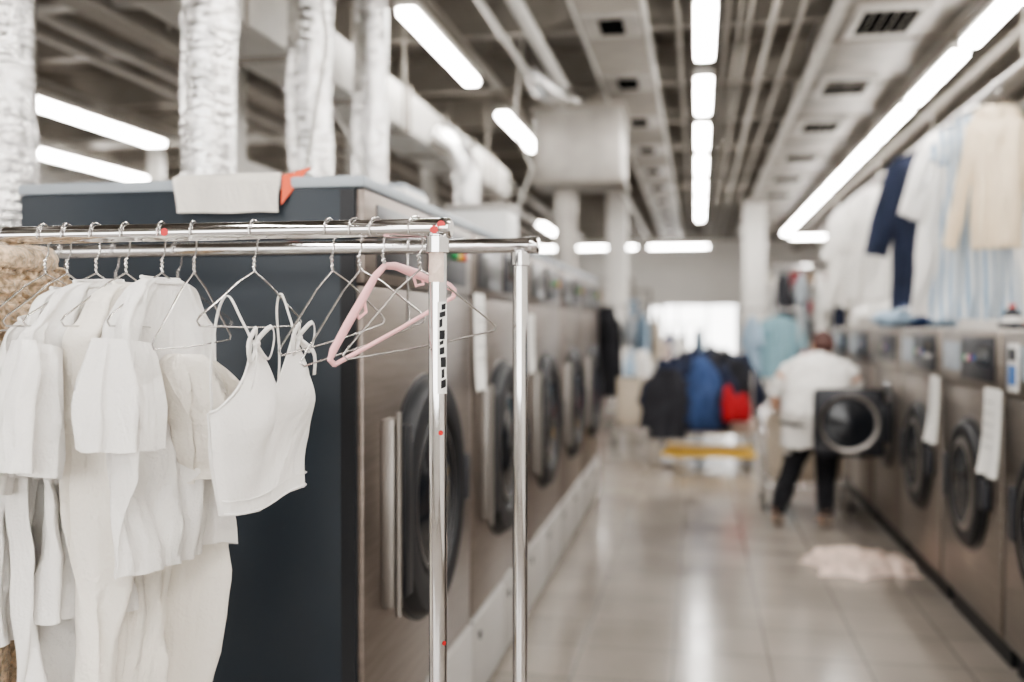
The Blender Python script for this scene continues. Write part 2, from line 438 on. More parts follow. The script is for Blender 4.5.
def drape(name,x0,x1,yb,yf,z,drop,m):
    mb=MB(); nx=30; ny=30; vs=[];fs=[]
    L1=yb-yf
    for i in range(nx+1):
        x=x0+(x1-x0)*i/nx
        for j in range(ny+1):
            s=(L1+drop)*j/ny
            w=.006*noise.noise(Vector((x*9,s*7,3)))
            if s<L1: p=(x+w,yb-s,z+.008+abs(w)+.030*max(0,noise.noise(Vector((x*6,s*6,9)))))
            else: p=(x+.014*noise.noise(Vector((x*3,s*9,1))),yf-.012-abs(w)*2-.004*math.sin(x*40),z+.006-(s-L1)*(1+.16*noise.noise(Vector((x*7,0,2)))))
            vs.append(p)
    for i in range(nx):
        for j in range(ny):
            a=i*(ny+1)+j; fs.append([a,a+1,a+ny+2,a+ny+1])
    mb.add(vs,fs,m,True); return mb.build(name,3)
drape('white_cleaning_cloth',-1.36,-1.07,2.75,2.465,1.888,.10,'cloth2')
mb=MB(); mb.add([(-1.065,2.46,1.887),(-1.0,2.50,1.915),(-1.04,2.6,1.92),(-1.10,2.55,1.89),(-1.065,2.455,1.81)],[[0,1,2,3],[0,4,1]],'orange'); mb.build('orange_folder')
mb=MB()
mb.box((-1.2,3.3,1.886),(-.98,3.6,1.97),'white',.01); mb.box((-1.19,3.31,1.97),(-.99,3.59,1.985),'lid',.004); mb.build('white_storage_box')
mb=MB(); mb.box((-1.35,5.3,1.886),(-1.0,5.6,2.12),'white',.01); mb.box((-1.36,5.29,2.12),(-.99,5.61,2.15),'ductgrey',.005); mb.build('white_storage_box')

# ------------------------------------------------------------------ right washers
def washer(var=0):
    mb=MB(); X=1.3; y1=1.06; yc=.53; H=1.47
    mb.box((X+.015,0,.12),(2.25,y1,H-.01),'steel2',.006)
    mb.box((X+.05,.03,.0),(2.2,y1-.03,.12),'black')
    mb.box((X,.01,.14),(X+.02,y1-.01,1.19),'steel2',.006)
    mb.box((X-.012,.01,1.20),(X+.02,y1-.01,H),'steel2',.008)
    mb.box((X-.018,.08,1.24),(X-.010,.62,1.44),'dark',.003)
    mb.box((X-.021,.14,1.31),(X-.017,.34,1.40),'glass')
    mb.box((X-.018,.66,1.27),(X-.010,.98,1.41),'lid',.003)
    for k,c in enumerate(('blue','red','white','green')):
        mb.cyl((X-.014,.39+.05*k,1.34),(X-.03,.39+.05*k,1.34),.013,c,12)
    mb.box((X+.01,0,H-.012),(2.26,y1,H+.006),'ductgrey',.004)
    c=(X,yc-.02,.73)
    mb.lathe([(.325,0),(.325,.008),(.305,.012),(.30,.03),(.285,.042),(.25,.046),(.24,.04),(.225,.038),(.205,.05),(.19,.05),(.18,.04),(.10,.056),(.0005,.064)],
        c,(-1,0,0),'black',48,['ring','ring','black','black','black','black','black','bar','bar','black','glass','glass'])
    mb.box((X-.05,yc+.25,.62),(X,yc+.33,.84),'dark',.01)
    mb.box((X-.04,yc-.39,.66),(X,yc-.30,.80),'dark',.01)
    return mb
o=washer().build('washing_machine'); off=o.location.copy()
o.location=off+Vector((0,2.43,0))
for k in (1,2,3,5,6): dup(o,off+Vector((0,2.43+1.1*k,0)))
mb=MB(); X=1.3; yb=6.83
mb.box((X+.015,yb,.12),(2.25,yb+1.06,1.46),'steel2',.006); mb.box((X+.05,yb+.03,0),(2.2,yb+1.03,.12),'black')
mb.box((X-.012,yb+.01,1.2),(X+.02,yb+1.05,1.47),'steel2',.008); mb.box((X-.018,yb+.08,1.25),(X-.010,yb+.6,1.43),'dark',.003)
for k,c in enumerate(('blue','red','white','green')): mb.cyl((X-.014,yb+.39+.05*k,1.34),(X-.03,yb+.39+.05*k,1.34),.015,c,12)
mb.lathe([(.30,0),(.28,.02),(.24,.02),(.235,-.01),(.2,-.012),(.001,-.012)],(X+.01,yb+.52,.80),(-1,0,0),'dark',40,['ring','ring','black','black','black'])
mb.box((.80,yb+.40,.58),(1.27,yb+.44,1.05),'dark',.04,seg=4)
mb.lathe([(.215,0),(.22,.02),(.20,.03),(.18,.022),(.17,.02),(.12,.032),(.001,.04)],(1.035,yb+.40,.815),(0,-1,0),'black',44,['dark','ring','bar','dark','glass','glass'])
mb.box((1.22,yb+.39,.68),(1.31,yb+.46,.96),'dark',.01)
mb.build('washing_machine')
sheet('notice_paper',(1.27,4.66,1.22),.26,.38,(-1,0,0),curl=.03)
sheet('notice_paper',(1.27,5.74,1.22),.22,.36,(-1,0,0),curl=.03)
def bottle(name,x,y,z,r,h,m,cap):
    mb=MB(); mb.lathe([(.001,0),(r,0),(r*1.02,h*.1),(r,h*.62),(r*.55,h*.78),(r*.32,h*.84),(r*.32,h*.88)],(x,y,z),(0,0,1),m,20)
    mb.lathe([(r*.4,h*.86),(r*.4,h),(.001,h)],(x,y,z),(0,0,1),cap,16); mb.lathe([(r*1.03,h*.2),(r*1.03,h*.5)],(x,y,z),(0,0,1),'paper',20)
    return mb.build(name)
bottle('detergent_bottle',1.42,4.25,1.477,.04,.07,'dark','blue')
bottle('detergent_bottle',1.40,4.05,1.477,.04,.07,'blue','white')
bottle('detergent_bottle',1.5,5.2,1.477,.04,.12,'dark','red')
mb=MB(); mb.box((1.36,4.42,1.477),(1.60,4.66,1.50),'black',.006); mb.box((1.38,4.44,1.50),(1.58,4.64,1.506),'orange',.002); mb.build('spare_part_tray')
mb=MB(); mb.box((1.4,4.85,1.477),(1.7,5.1,1.51),'dark',.01); mb.build('dark_plastic_tray')
mb=MB(); mb.box((1.27,4.33,1.22),(1.278,4.46,1.42),'white',.003); mb.box((1.266,4.35,1.25),(1.270,4.44,1.33),'blue'); mb.box((1.266,4.35,1.35),(1.270,4.44,1.40),'dark'); mb.build('warning_tag')

def heap(name, c, r, mats, n=9, seed=1, flat=1.0):
    rnd=random.Random(seed); mb=MB()
    for i in range(n):
        a=rnd.random()*2*PI; q=rnd.random()**.6*.65
        cc=Vector((c[0]+math.cos(a)*q*r[0], c[1]+math.sin(a)*q*r[1], c[2]+r[2]*(.25+.5*rnd.random()*(1-q))))
        rr=Vector((r[0]*(.30+.25*rnd.random()), r[1]*(.35+.25*rnd.random()), r[2]*(.4+.25*rnd.random())))
        vs=[];fs=[];S=28;R=18
        for k in range(R+1):
            th=PI*k/R
            for j in range(S):
                ph=2*PI*j/S
                d=Vector((math.sin(th)*math.cos(ph),math.sin(th)*math.sin(ph),math.cos(th)))
                f=1+.36*noise.noise(d*2.2+Vector((i*3,seed,0)))+.26*(1-2*abs(noise.noise(d*4.5+Vector((0,i*7,seed)))))
                p=cc+Vector((d.x*rr.x*f,d.y*rr.y*f,d.z*rr.z*f)); p.z=max(p.z,c[2]+.001+.003*rnd.random())
                vs.append(p)
        for k in range(R):
            for j in range(S):
                j2=(j+1)%S; fs.append([k*S+j,(k+1)*S+j,(k+1)*S+j2,k*S+j2])
        mb.add(vs,fs,mats[i%len(mats)],True)
    return mb.build(name,3)
heap('folded_blue_cloth',(1.62,8.0,1.477),(.26,.3,.14),['bluecloth','clothfar','midblue'],7,3)
heap('white_laundry_pile',(1.65,9.2,1.477),(.3,.5,.2),['clothfar','bluecloth','clothfar'],9,4)
def rag(name,cx,cy,rx,ry,m,seed):
    mb=MB(); n=72; vs=[];fs=[]
    for i in range(n+1):
        for j in range(n+1):
            u=i/n*2-1; v=j/n*2-1
            d=max(abs(u),abs(v)); l=math.hypot(u,v) or 1
            s=d/l*(1+.42*noise.noise(Vector((u/l*2,v/l*2,seed)))+.16*noise.noise(Vector((u/l*7,v/l*7,seed))))
            x=u*s*rx; y=v*s*ry
            h=.065*max(0,1-3.0*abs(noise.noise(Vector((x*8,y*8,seed+3)))))+.03*max(0,noise.noise(Vector((x*16,y*20,seed))))
            e=min(1,(1-d)*5)
            vs.append((cx+x+.04*noise.noise(Vector((x*9,y*9,1))),cy+y,.003+h*e+.002))
    for i in range(n):
        for j in range(n):
            a=i*(n+1)+j; fs.append([a,a+n+1,a+n+2,a+1])
    mb.add(vs,fs,m,True); return mb.build(name,3)
rag('floor_rag',.99,6.46,.33,.34,'pinkrag',9)

# ------------------------------------------------------------------ garments
def frame(x,y,z,yaw,tilt=0):
    Rm=Matrix.Rotation(yaw,3,'Z')
    U=Rm@Vector((0,1,0)); Nn=Rm@Vector((1,0,0))
    T=Matrix.Rotation(tilt,3,Nn)
    U2=T@U; V2=T@Vector((0,0,-1)); o=Vector((x,y,z))
    return lambda u,n,v: o+U2*u+Nn*n+V2*v
def spl(P,n):
    out=[];m=len(P)-1
    for i in range(n):
        t=i/(n-1)*m; k=min(int(t),m-1); f=t-k
        p0=P[max(k-1,0)];p1=P[k];p2=P[k+1];p3=P[min(k+2,m)]
        out.append([.5*((2*b)+(-a+c)*f+(2*a-5*b+4*c-d)*f*f+(-a+3*b-3*c+d)*f**3) for a,b,c,d in zip(p0,p1,p2,p3)])
    return out
def clothloft(mb,T,rows,m,nr=40,seg=72,amp=.02,fr=12,seed=0,w=0,fuzz=0,start=0.0,hem=.012,wr=.008):
    R=spl(rows,nr); vs=[];fs=[]; nz3=noise.noise
    for i,(u,v,du,dv,hw,th) in enumerate(R):
        f=i/(nr-1); A=amp*(start+(1-start)*min(1,f*1.5)); Wr=wr*min(1,.35+f*2.5)
        for k in range(seg):
            a=2*PI*k/seg; ca=math.cos(a); sa=math.sin(a)
            q=ca*hw
            # hanging folds: broad + medium pipes running down the cloth, drifting sideways
            nz=nz3(Vector((ca*fr*.22+v*.8, sa*1.3+seed*3.1, v*1.6+seed)))+.6*nz3(Vector((ca*fr*.5+v*2, sa*1.8+seed, v*2.0)))
            # drag lines fanning from the shoulders
            rd=1-2.6*abs(nz3(Vector((q*8+v*4*(1 if ca>0 else -1)+seed, sa*1.2, v*5-abs(q)*9))))
            rd2=nz3(Vector((q*17-v*8, sa*2+seed, v*12+q*9)))
            uu=u+du*q; vv=v+dv*q
            e=abs(sa)
            nn=w+th*math.copysign(e**.8,sa)+A*nz*2.0+Wr*(rd+rd2*.7)
            uu+=A*.5*nz3(Vector((sa*2,v*4,seed)))
            hv=(hem*nz3(Vector((q*9,sa*2,seed)))+hem*.4*nz3(Vector((q*22,sa*2,seed))))*f
            if fuzz:
                nn+=fuzz*nz3(Vector((uu*75,seed,vv*75))); uu+=fuzz*nz3(Vector((uu*70,nn*70,vv*70+seed)))
            vs.append(T(uu, nn, vv+hv))
    for i in range(nr-1):
        for k in range(seg):
            k2=(k+1)%seg; fs.append([i*seg+k,i*seg+k2,(i+1)*seg+k2,(i+1)*seg+k])
    mb.add(vs,fs,m,True)
def hanger(name,x,y,z,yaw=0,tilt=0,m='wire',r=.0018,hw=.2,neck=.075,end=.165,bar=True,padded=False):
    T=frame(x,y,z,yaw,tilt); mb=MB(); R=.0215
    P=[]
    for k in range(15):
        a=math.radians(200-k*(250/14)); P.append(T(math.cos(a)*R,0,-math.sin(a)*R))
    P+= [T(.012,0,.036),T(.0,0,.048),T(0,0,neck)]
    mb.tube(P,r,'wire' if padded else m,8)
    mb.tube([T(.003*math.cos(k*1.6),.003*math.sin(k*1.6),neck-.03+k*.0022) for k in range(14)],r,'wire',6)
    if padded:
        t=.0045
        for sg in (1,-1):
            Q=[T(0,0,neck-.005),T(sg*.03,0,neck+.004),T(sg*hw*.35,0,neck+(end-neck)*.25),T(sg*hw*.7,0,neck+(end-neck)*.62),T(sg*(hw-.012),0,end-.012),T(sg*hw,0,end),T(sg*(hw-.008),0,end+.012)]
            mb.tube(Q,[.006,.0075,.0095,.0095,.0080,.006,.005],m,12,U=tuple(T(0,1,0)-T(0,0,0)),ru=[t]*7)
            mb.tube([T(sg*.075,0,neck+.030),T(sg*.078,0,neck+.058),T(sg*.10,0,neck+.062),T(sg*.103,0,neck+.045)],.003,m,8)
        mb.tube([T(-hw+.008,0,end+.012),T(0,0,end+.014),T(hw-.008,0,end+.012)],.0042,m,10)
    else:
        for sg in (1,-1):
            mb.tube([T(0,0,neck),T(sg*hw*.3,0,neck+(end-neck)*.24),T(sg*hw*.7,0,neck+(end-neck)*.68),T(sg*(hw-.01),0,end-.006),T(sg*hw,0,end+.003),T(sg*(hw-.008),0,end+.011)],r,m,8)
        mb.tube([T(-hw+.008,0,end+.011),T(-.05,0,end+.014),T(.05,0,end+.014),T(hw-.008,0,end+.011)],r,m,8)
    return mb.build(name)
def garment(name,x,y,z,m,W=.2,L=.5,flare=.22,sl=.2,sw=.075,yaw=0,tilt=0,seed=0,amp=.016,fuzz=0,neck=.07,th=.03,out=.09,lod=.5,collar=0,extra=None,sleeves=(1,-1),drop=.055):
    T=frame(x,y,z,yaw,tilt); mb=MB(); v0=.088
    rows=[(0,v0,1,0,neck,.018),(0,v0+.02,1,0,neck+.05,.02),(0,v0+drop,1,0,W*.86,.022),(0,v0+.10,1,0,W*.98,.028),(0,v0+.2,1,0,W*.93,th),(0,v0+.1+L*.5,1,0,(W*.9+flare)/2,th*1.2),(0,v0+L,1,0,flare,th*1.4)]
    clothloft(mb,T,rows,m,int((34+L*70)*lod),int(132*lod),amp,12,seed,fuzz=fuzz)
    cr=.004 if not collar else collar
    mb.tube([T(math.cos(a)*neck,math.sin(a)*.02,v0-cr*.5+ .01*(math.sin(a)>0)) for a in [2*PI*k/24 for k in range(24)]],cr,m,8,closed=True)
    for sg in (sleeves if sl else ()):
        a0=Vector((sg*(W*.80),v0+.115)); d=Vector((sg*out,sl)); dn=d.normalized(); pr=Vector((dn.y*sg,-dn.x*sg))
        pts=[]
        for t,hh,tt in ((0,sw*.95,.024),(.25,sw,.032),(.6,sw*1.05,.036),(1,sw*1.0,.04)):
            c=a0+d*t; pts.append((c.x,c.y,pr.x,pr.y,hh,tt))
        clothloft(mb,T,pts,m,int(60*lod),int(84*lod),amp*.75,14,seed+5+sg,fuzz=fuzz,start=.4)
    if extra: extra(mb,T)
    return mb.build(name,3)

ZR=1.673; YN=1.75; YF=2.17
mb=MB()
def rail_end(x,y):
    mb.lathe([(.001,.0),(.015,0),(.0185,.003),(.0185,.02),(.017,.022)],(x,y,ZR),(-1,0,0),'chrome',24)
mb.cyl((-2.15,YN,ZR),(-.437,YN,ZR),.0175,'chrome',28); rail_end(-.434,YN)
mb.cyl((-2.15,YF,ZR),(-.344,YF,ZR),.0165,'chrome',28); rail_end(-.341,YF)
for x,y in ((-.46,YN),(-.383,YF),(-2.08,YN),(-2.08,YF)):
    mb.cyl((x,y,.09),(x,y,ZR-.012),.0165,'chrome',28)
    mb.lathe([(.017,0),(.021,.002),(.021,.03),(.017,.032)],(x,y,ZR-.046),(0,0,1),'chrome',24)
    mb.cyl((x,y,.03),(x,y,.1),.012,'dark',12); mb.cyl((x-.012,y,.03),(x+.012,y,.03),.03,'black',20)
for y in (YN,YF): mb.cyl((-2.08,y,.16),(-.42,y,.16),.012,'chrome',16)
mb.cyl((-.46,YN,.2),(-.383,YF,.2),.012,'chrome',16); mb.cyl((-2.08,YN,.2),(-2.08,YF,.2),.012,'chrome',16)
def patch(x,y,r,z0,z1,a0,a1,m,k=6,skew=0):
    vs=[];fs=[]
    for i in range(k+1):
        a=a0+(a1-a0)*i/k
        vs+= [(x+math.cos(a)*r,y+math.sin(a)*r,z0+skew*i/k),(x+math.cos(a)*r,y+math.sin(a)*r,z1+skew*i/k)]
    for i in range(k): fs.append([2*i,2*i+2,2*i+3,2*i+1])
    mb.add(vs,fs,m,True)
px,py=-.46,YN
patch(px,py,.0170,1.575,1.63,-2.5,-.6,'pinkrag')
patch(px,py,.0172,1.375,1.54,-1.35,-.1,'paper',k=10)
rnd=random.Random(5); z=1.384
while z<1.525:
    hgt=.007+.012*rnd.random(); a=-1.2+.3*rnd.random(); patch(px,py,.0174,z,z+hgt,a,a+.35+.4*rnd.random(),'black',skew=.004*rnd.random()); z+=hgt+.004
def dot(z,a,r=.007):
    vs=[(px+math.cos(a)*.0174,py+math.sin(a)*.0174,z)];n=16
    for k in range(n):
        t=2*PI*k/n; aa=a+math.cos(t)*r/.0174; vs.append((px+math.cos(aa)*.0176,py+math.sin(aa)*.0176,z+math.sin(t)*r))
    mb.add(vs,[[0,1+k,1+(k+1)%n] for k in range(n)],'red',True)
dot(1.305,-1.0,.0045); dot(.925,-.6,.004)
for x,zz in ((-.449,.004),(-.462,-.004),(-.985,.0)): 
    mb.lathe([(.0001,.0012),(.0075,.001),(.0075,0)],(x,YN-.0172,ZR+zz),(0,-1,0),'red',14)
mb.build('clothes_rack')

def hg(x,y=YN,yaw=0,tilt=0,**k): return hanger('wire_hanger',x,y,ZR,yaw,tilt,**k)
hg(-1.337)
garment('boucle_coat',-1.315,YN+.015,ZR+.04,'fur',W=.205,L=1.15,flare=.25,sl=.62,sw=.08,seed=2,amp=.02,fuzz=.018,th=.06,out=.02,lod=1.15,collar=.024,neck=.08)
garment('white_tshirt',-1.235,YN-.03,ZR-.07,'cloth',W=.19,L=.57,flare=.23,sl=.17,sw=.085,seed=3,amp=.030,lod=1,tilt=.12,out=.08,drop=.075); hg(-1.25,y=YN,tilt=.06)
garment('white_long_dress',-1.185,YN,ZR-.02,'cloth',W=.18,L=1.0,flare=.25,sl=0,seed=4,amp=.042,yaw=.06,lod=1,drop=.07); hg(-1.20,yaw=.06)
garment('white_linen_blouse',-1.12,YN-.02,ZR-.005,'cloth',W=.19,L=.60,flare=.20,sl=.22,sw=.085,seed=5,amp=.032,yaw=-.05,tilt=.05,th=.035,lod=1,out=.06,drop=.07); hg(-1.138,yaw=-.05)
garment('white_cotton_dress',-1.06,YN+.01,ZR-.01,'cloth2',W=.17,L=.84,flare=.20,sl=0,seed=6,amp=.044,lod=1,drop=.07); hg(-1.075)
def gathered(mb,T):
    rows=[(-.05,.235,.95,.25,.035,.02),(-.03,.255,.95,.25,.06,.035),(0,.30,.97,.2,.075,.045),(.03,.36,.97,.16,.082,.05),(.045,.42,.97,.1,.075,.045),(.05,.455,.97,.1,.05,.032),(.05,.475,.97,.1,.062,.034)]
    clothloft(mb,T,rows,'cloth2',70,130,.020,38,31,w=.075,start=.8,hem=.008,wr=.016)
garment('white_puff_sleeve_blouse',-1.0,YN,ZR,'cloth',W=.185,L=.53,flare=.17,sl=.19,sw=.065,seed=9,amp=.034,out=.02,yaw=.06,lod=1,sleeves=(-1,),extra=gathered,drop=.065); hg(-1.0,yaw=.06)
hg(-.813,yaw=-.05)
hg(-.935,yaw=.12,tilt=.03,end=.20,hw=.195)
hg(-.665,yaw=-.15,tilt=.14,end=.19); hg(-.64,y=YF,yaw=.3)
hg(-.615,yaw=-.3,tilt=.2,end=.2); hg(-.50,yaw=-.5,tilt=.12,end=.2)
hanger('pink_hanger',-.575,YN,ZR,-.38,.34,m='pink',hw=.195,end=.18,padded=True)
hg(-1.36,y=YF); hg(-1.5,y=YF,yaw=.2); hg(-1.2,y=YF,yaw=-.2)

def bralette():
    mb=MB(); T=frame(-.813,YN,ZR,-.08,.05)
    n=72; r=34; bot=.505
    def top_front(s):
        e=abs(s-.5)*2
        if e<.50: return .198+.095*(1-e/.50)**1.25
        return .198+.12*((e-.50)/.50)**.7
    def hwf(f): return .165-.022*f+.016*math.sin(f*PI)
    def cupf(s,v): return .036*math.exp(-((abs(s-.5)*2-.48)/.30)**2)*math.exp(-((v-.325)/.07)**2)
    for side in (1,-1):
        vs=[];fs=[]
        for i in range(n+1):
            s=i/n
            tp=top_front(s) if side==1 else .318+.012*math.sin(s*PI*2)
            for j in range(r+1):
                f=j/r; v=tp+(bot-tp)*f
                ff=(v-.2)/(bot-.2)
                u=(s-.5)*2*hwf(ff)
                edge=math.sqrt(max(0,1-((s-.5)*2)**4))
                puff=.034*edge
                wrk=.005*(1-2.5*abs(noise.noise(Vector((u*10+v*5,2+side,v*8-u*5)))))+.010*noise.noise(Vector((u*24,side,v*4)))*max(0,ff)
                nn=(puff+cupf(s,v)+wrk*edge) if side==1 else (-puff*.7+wrk*edge)
                vs.append(T(u,nn,v+.005*math.sin(s*7)))
        for i in range(n):
            for j in range(r):
                a=i*(r+1)+j; fs.append([a,a+1,a+r+2,a+r+1])
        mb.add(vs,fs,'cloth',True)
    for vv,rad in ((bot-.004,.0022),(bot-.028,.0012)):
        P=[]
        for i in range(41):
            s=i/40; u=(s-.5)*2*hwf((vv-.2)/(bot-.2)); e=math.sqrt(max(0,1-((s-.5)*2)**4)); P.append(T(u,.034*e+.006,vv+.005*math.sin(s*7)))
        mb.tube(P,rad,'cloth',6)
    P=[]
    for i in range(61):
        s=i/60; v=top_front(s); u=(s-.5)*2*hwf((v-.2)/(bot-.2)); e=math.sqrt(max(0,1-((s-.5)*2)**4))
        P.append(T(u,.034*e+cupf(s,v),v))
    mb.tube(P,.0028,'cloth',6)
    for sg in (1,-1):
        u0=sg*.082
        P=spl([tuple(T(u0,.036,.200)),tuple(T(sg*.09,.02,.160)),tuple(T(sg*.098,.0,.118)),tuple(T(sg*.108,-.016,.15)),tuple(T(sg*.125,-.022,.24)),tuple(T(sg*.12,-.026,.325))],30)
        mb.tube(P,.0014,'cloth',8,ru=.005,U=(0,1,0))
        for q in (1,-1):
            P=spl([tuple(T(u0,.042,.202)),tuple(T(u0+q*.025,.06,.175)),tuple(T(u0+q*.045,.055,.20)),tuple(T(u0+q*.03,.05,.235)),tuple(T(u0,.044,.206))],16)
            mb.tube(P,.0014,'cloth',6,ru=.0045)
        P=spl([tuple(T(u0,.044,.206)),tuple(T(u0+sg*.03,.06,.235)),tuple(T(u0+sg*.04,.055,.28))],10); mb.tube(P,.0014,'cloth',6,ru=.0045)
        mb.ell(T(u0,.045,.204),(.007,.007,.007),'cloth',None,10,8)
    return mb.build('white_bralette_top',3)
bralette()

ZRR=2.95; XRR=1.78
mb=MB(); mb.cyl((XRR,1.5,ZRR),(XRR,14,ZRR),.017,'bar',16)
for y in (3.2,6.0,8.2,10.5,13.5): mb.cyl((XRR,y,ZRR),(XRR,y,3.75),.008,'beam',8)
mb.build('ceiling_clothes_rail')
H=PI/2
def rg(name,y,m,dz=0,**k):
    yw=k.pop('yaw',0)
    garment(name,XRR,y,ZRR-dz,m,yaw=-H+yw,**k); hanger('wire_hanger',XRR,y,ZRR,-H+yw,0,hw=.2,r=.003)
rg('cream_cardigan',6.5,'beige',W=.165,L=.86,flare=.145,sl=.74,sw=.042,seed=11,out=.13,th=.06,amp=.02,lod=.8,drop=.075,dz=.04)
rg('striped_dress',6.95,'stripe',W=.18,L=1.33,flare=.29,sl=.2,seed=12,amp=.04)
rg('white_long_shirt',7.45,'cloth',W=.22,L=1.3,flare=.32,sl=.5,seed=13,amp=.04,yaw=.15,out=.16)
rg('navy_jacket',8.3,'navycloth',W=.28,L=1.3,flare=.28,sl=.70,sw=.09,seed=15,amp=.025,out=.17,th=.07,yaw=-.15)
rg('white_shirt',10.4,'clothfar',W=.23,L=1.1,flare=.3,sl=.5,seed=16,amp=.04)
rg('white_shirt',11.2,'clothfar',W=.22,L=1.2,flare=.28,sl=.5,seed=17,amp=.04,yaw=.3)
rg('white_shirt',12.2,'clothfar',W=.24,L=1.15,flare=.32,sl=.5,seed=18,amp=.04,yaw=-.3)

mb=MB(); mb.box((-.92,8.766,1.60),(-.84,8.80,1.66),'dark',.005); mb.tube([(-.88,8.8,1.63),(-.88,8.9,1.62),(-.88,8.92,1.66)],.008,'chrome',8); mb.build('coat_hook')
garment('black_coat',-.83,8.92,1.74,'blackcloth',W=.13,L=.80,flare=.13,sl=.5,sw=.05,yaw=-H,seed=21,amp=.02,out=.02,th=.05,lod=.4,neck=.06)

# ------------------------------------------------------------------ mid-distance aisle
mb=MB(); cx,cy=.10,10.85
mb.box((cx-.45,cy-.35,.12),(cx+.50,cy+.35,.18),'yellow',.01)
for sx in (-.4,.43):
    for sy in (-.28,.28): mb.cyl((cx+sx-.015,cy+sy,.06),(cx+sx+.015,cy+sy,.06),.06,'black',18); mb.box((cx+sx-.03,cy+sy-.03,.06),(cx+sx+.03,cy+sy+.03,.12),'chrome')
for sx in (-.42,.46):
    mb.tube([(cx+sx,cy-.3,.18),(cx+sx,cy-.3,1.0),(cx+sx,cy+.3,1.0),(cx+sx,cy+.3,.18)],.015,'chrome',10)
mb.box((cx-.42,cy-.3,.36),(cx+.46,cy+.3,.39),'wood',.005)
for sy in (-.3,.3): mb.tube([(cx-.42,cy+sy,.7),(cx+.46,cy+sy,.7)],.012,'chrome',10)
mb.build('laundry_trolley')
heap('dark_laundry_pile',(cx-.02,cy,.392),(.58,.36,.68),['charcoal','navycloth','midblue','blackcloth','navycloth','charcoal','midblue'],26,31)
heap('red_cloth',(cx+.28,cy-.40,.50),(.14,.08,.30),['redcloth'],4,33)
heap('blue_cloth',(cx-.02,cy-.34,.62),(.15,.08,.26),['midblue'],4,37)
heap('pale_cloth',(cx+.38,cy-.30,.40),(.14,.08,.16),['bluecloth','pinkrag'],4,36)
garment('black_jacket',cx-.40,cy-.36,1.12,'charcoal',W=.17,L=.72,flare=.2,sl=.5,yaw=-H,seed=34,amp=.03,th=.06,lod=.4)
def rack(x0,x1,y,z):
    mb=MB(); mb.cyl((x0,y,z),(x1,y,z),.015,'chrome',14)
    for x in (x0+.03,x1-.03):
        mb.cyl((x,y,.08),(x,y,z),.014,'chrome',14); mb.tube([(x,y-.28,.09),(x,y+.28,.09)],.014,'chrome',10)
        for s in (-.26,.26): mb.cyl((x-.01,y+s,.035),(x+.01,y+s,.035),.035,'black',14)
    mb.cyl((x0,y,.2),(x1,y,.2),.01,'chrome',10)
    return mb.build('clothes_rack')
rack(.45,1.25,12.6,1.68)
garment('teal_shirt',.98,12.6,1.68,'tealcloth',W=.24,L=.75,flare=.27,sl=.3,yaw=-H+.15,seed=40,amp=.03,lod=.4)
hanger('wire_hanger',.98,12.6,1.68,-H+.15)
garment('pale_blue_shirt',.66,12.6,1.68,'bluecloth',W=.2,L=.7,flare=.24,sl=.25,yaw=.3,seed=41,amp=.03,lod=.4); hanger('wire_hanger',.66,12.6,1.68,.3)
def fullrack(x0,x1,y,z,items,seed):
    rack(x0,x1,y,z); rnd=random.Random(seed); n=len(items)
    for i,(nm,m) in enumerate(items):
        x=x0+.12+(x1-x0-.24)*i/(max(1,n-1))
        yw=rnd.uniform(-.3,.3)
        garment(nm,x,y,z,m,W=.2,L=rnd.uniform(.6,1.0),flare=.24,sl=rnd.uniform(.25,.5),yaw=yw,seed=seed+i,amp=.03,lod=.28,th=.05)
        hanger('wire_hanger',x,y,z,yw)
fullrack(-1.25,-.45,14.2,1.75,[('white_shirt','clothfar'),('grey_shirt','lid'),('pale_blue_shirt','bluecloth'),('beige_shirt','knit')],60)
fullrack(1.05,2.3,14.4,2.3,[('dark_jacket','charcoal'),('grey_shirt','lid'),('white_shirt','clothfar'),('navy_jacket','navycloth'),('beige_shirt','knit')],70)
fullrack(-.9,.15,18.8,1.5,[('red_shirt','redcloth'),('white_shirt','clothfar'),('charcoal_jacket','charcoal'),('pale_blue_shirt','bluecloth')],80)
fullrack(1.2,2.6,18.0,2.2,[('white_shirt','clothfar'),('charcoal_jacket','charcoal'),('pale_blue_shirt','bluecloth'),('white_shirt','clothfar')],90)
def shelf(x0,x1,y0,y1,h,n,seed):
    rnd=random.Random(seed); mb=MB()
    for x in (x0,x1-.04):
        for y in (y0,y1-.04): mb.box((x,y,0),(x+.04,y+.04,h),'beam')
    for k in range(n):
        z=.15+(h-.2)*k/(n-1); mb.box((x0,y0,z),(x1,y1,z+.03),'beam')
        if k<n-1:
            x=x0+.06
            while x<x1-.3:
                w=.2+rnd.random()*.2; hh=(h/n)*(.45+.35*rnd.random()); c=rnd.choice(['paper','bluecloth','white','wood','dark','lid','cloth2','redcloth'])
                mb.box((x,y0+.04,z+.031),(x+w,y1-.05,z+.03+hh),c,.02); x+=w+.04
    return mb.build('storage_shelf')
shelf(2.2,3.4,15.4,15.9,2.6,6,1); shelf(-3.2,-1.5,13.0,13.5,2.2,5,2); shelf(-3.5,-1.5,23.8,24.3,2.6,6,3); shelf(1.2,3.2,21.5,22,2.8,6,5); shelf(-7.6,-5.5,12,12.5,2.3,5,6); shelf(-1.9,-.9,19.8,20.2,2.2,5,8)
mb=MB(); mb.box((.72,16.2,0),(1.06,16.54,3.75),'wall',.01); mb.box((.69,16.17,0),(1.09,16.57,.15),'beam',.005); mb.build('column')
mb=MB(); mb.box((-1.35,15.2,0),(-1.05,15.5,3.75),'wall',.01); mb.box((-1.38,15.17,0),(-1.02,15.53,.15),'beam',.005); mb.build('column')
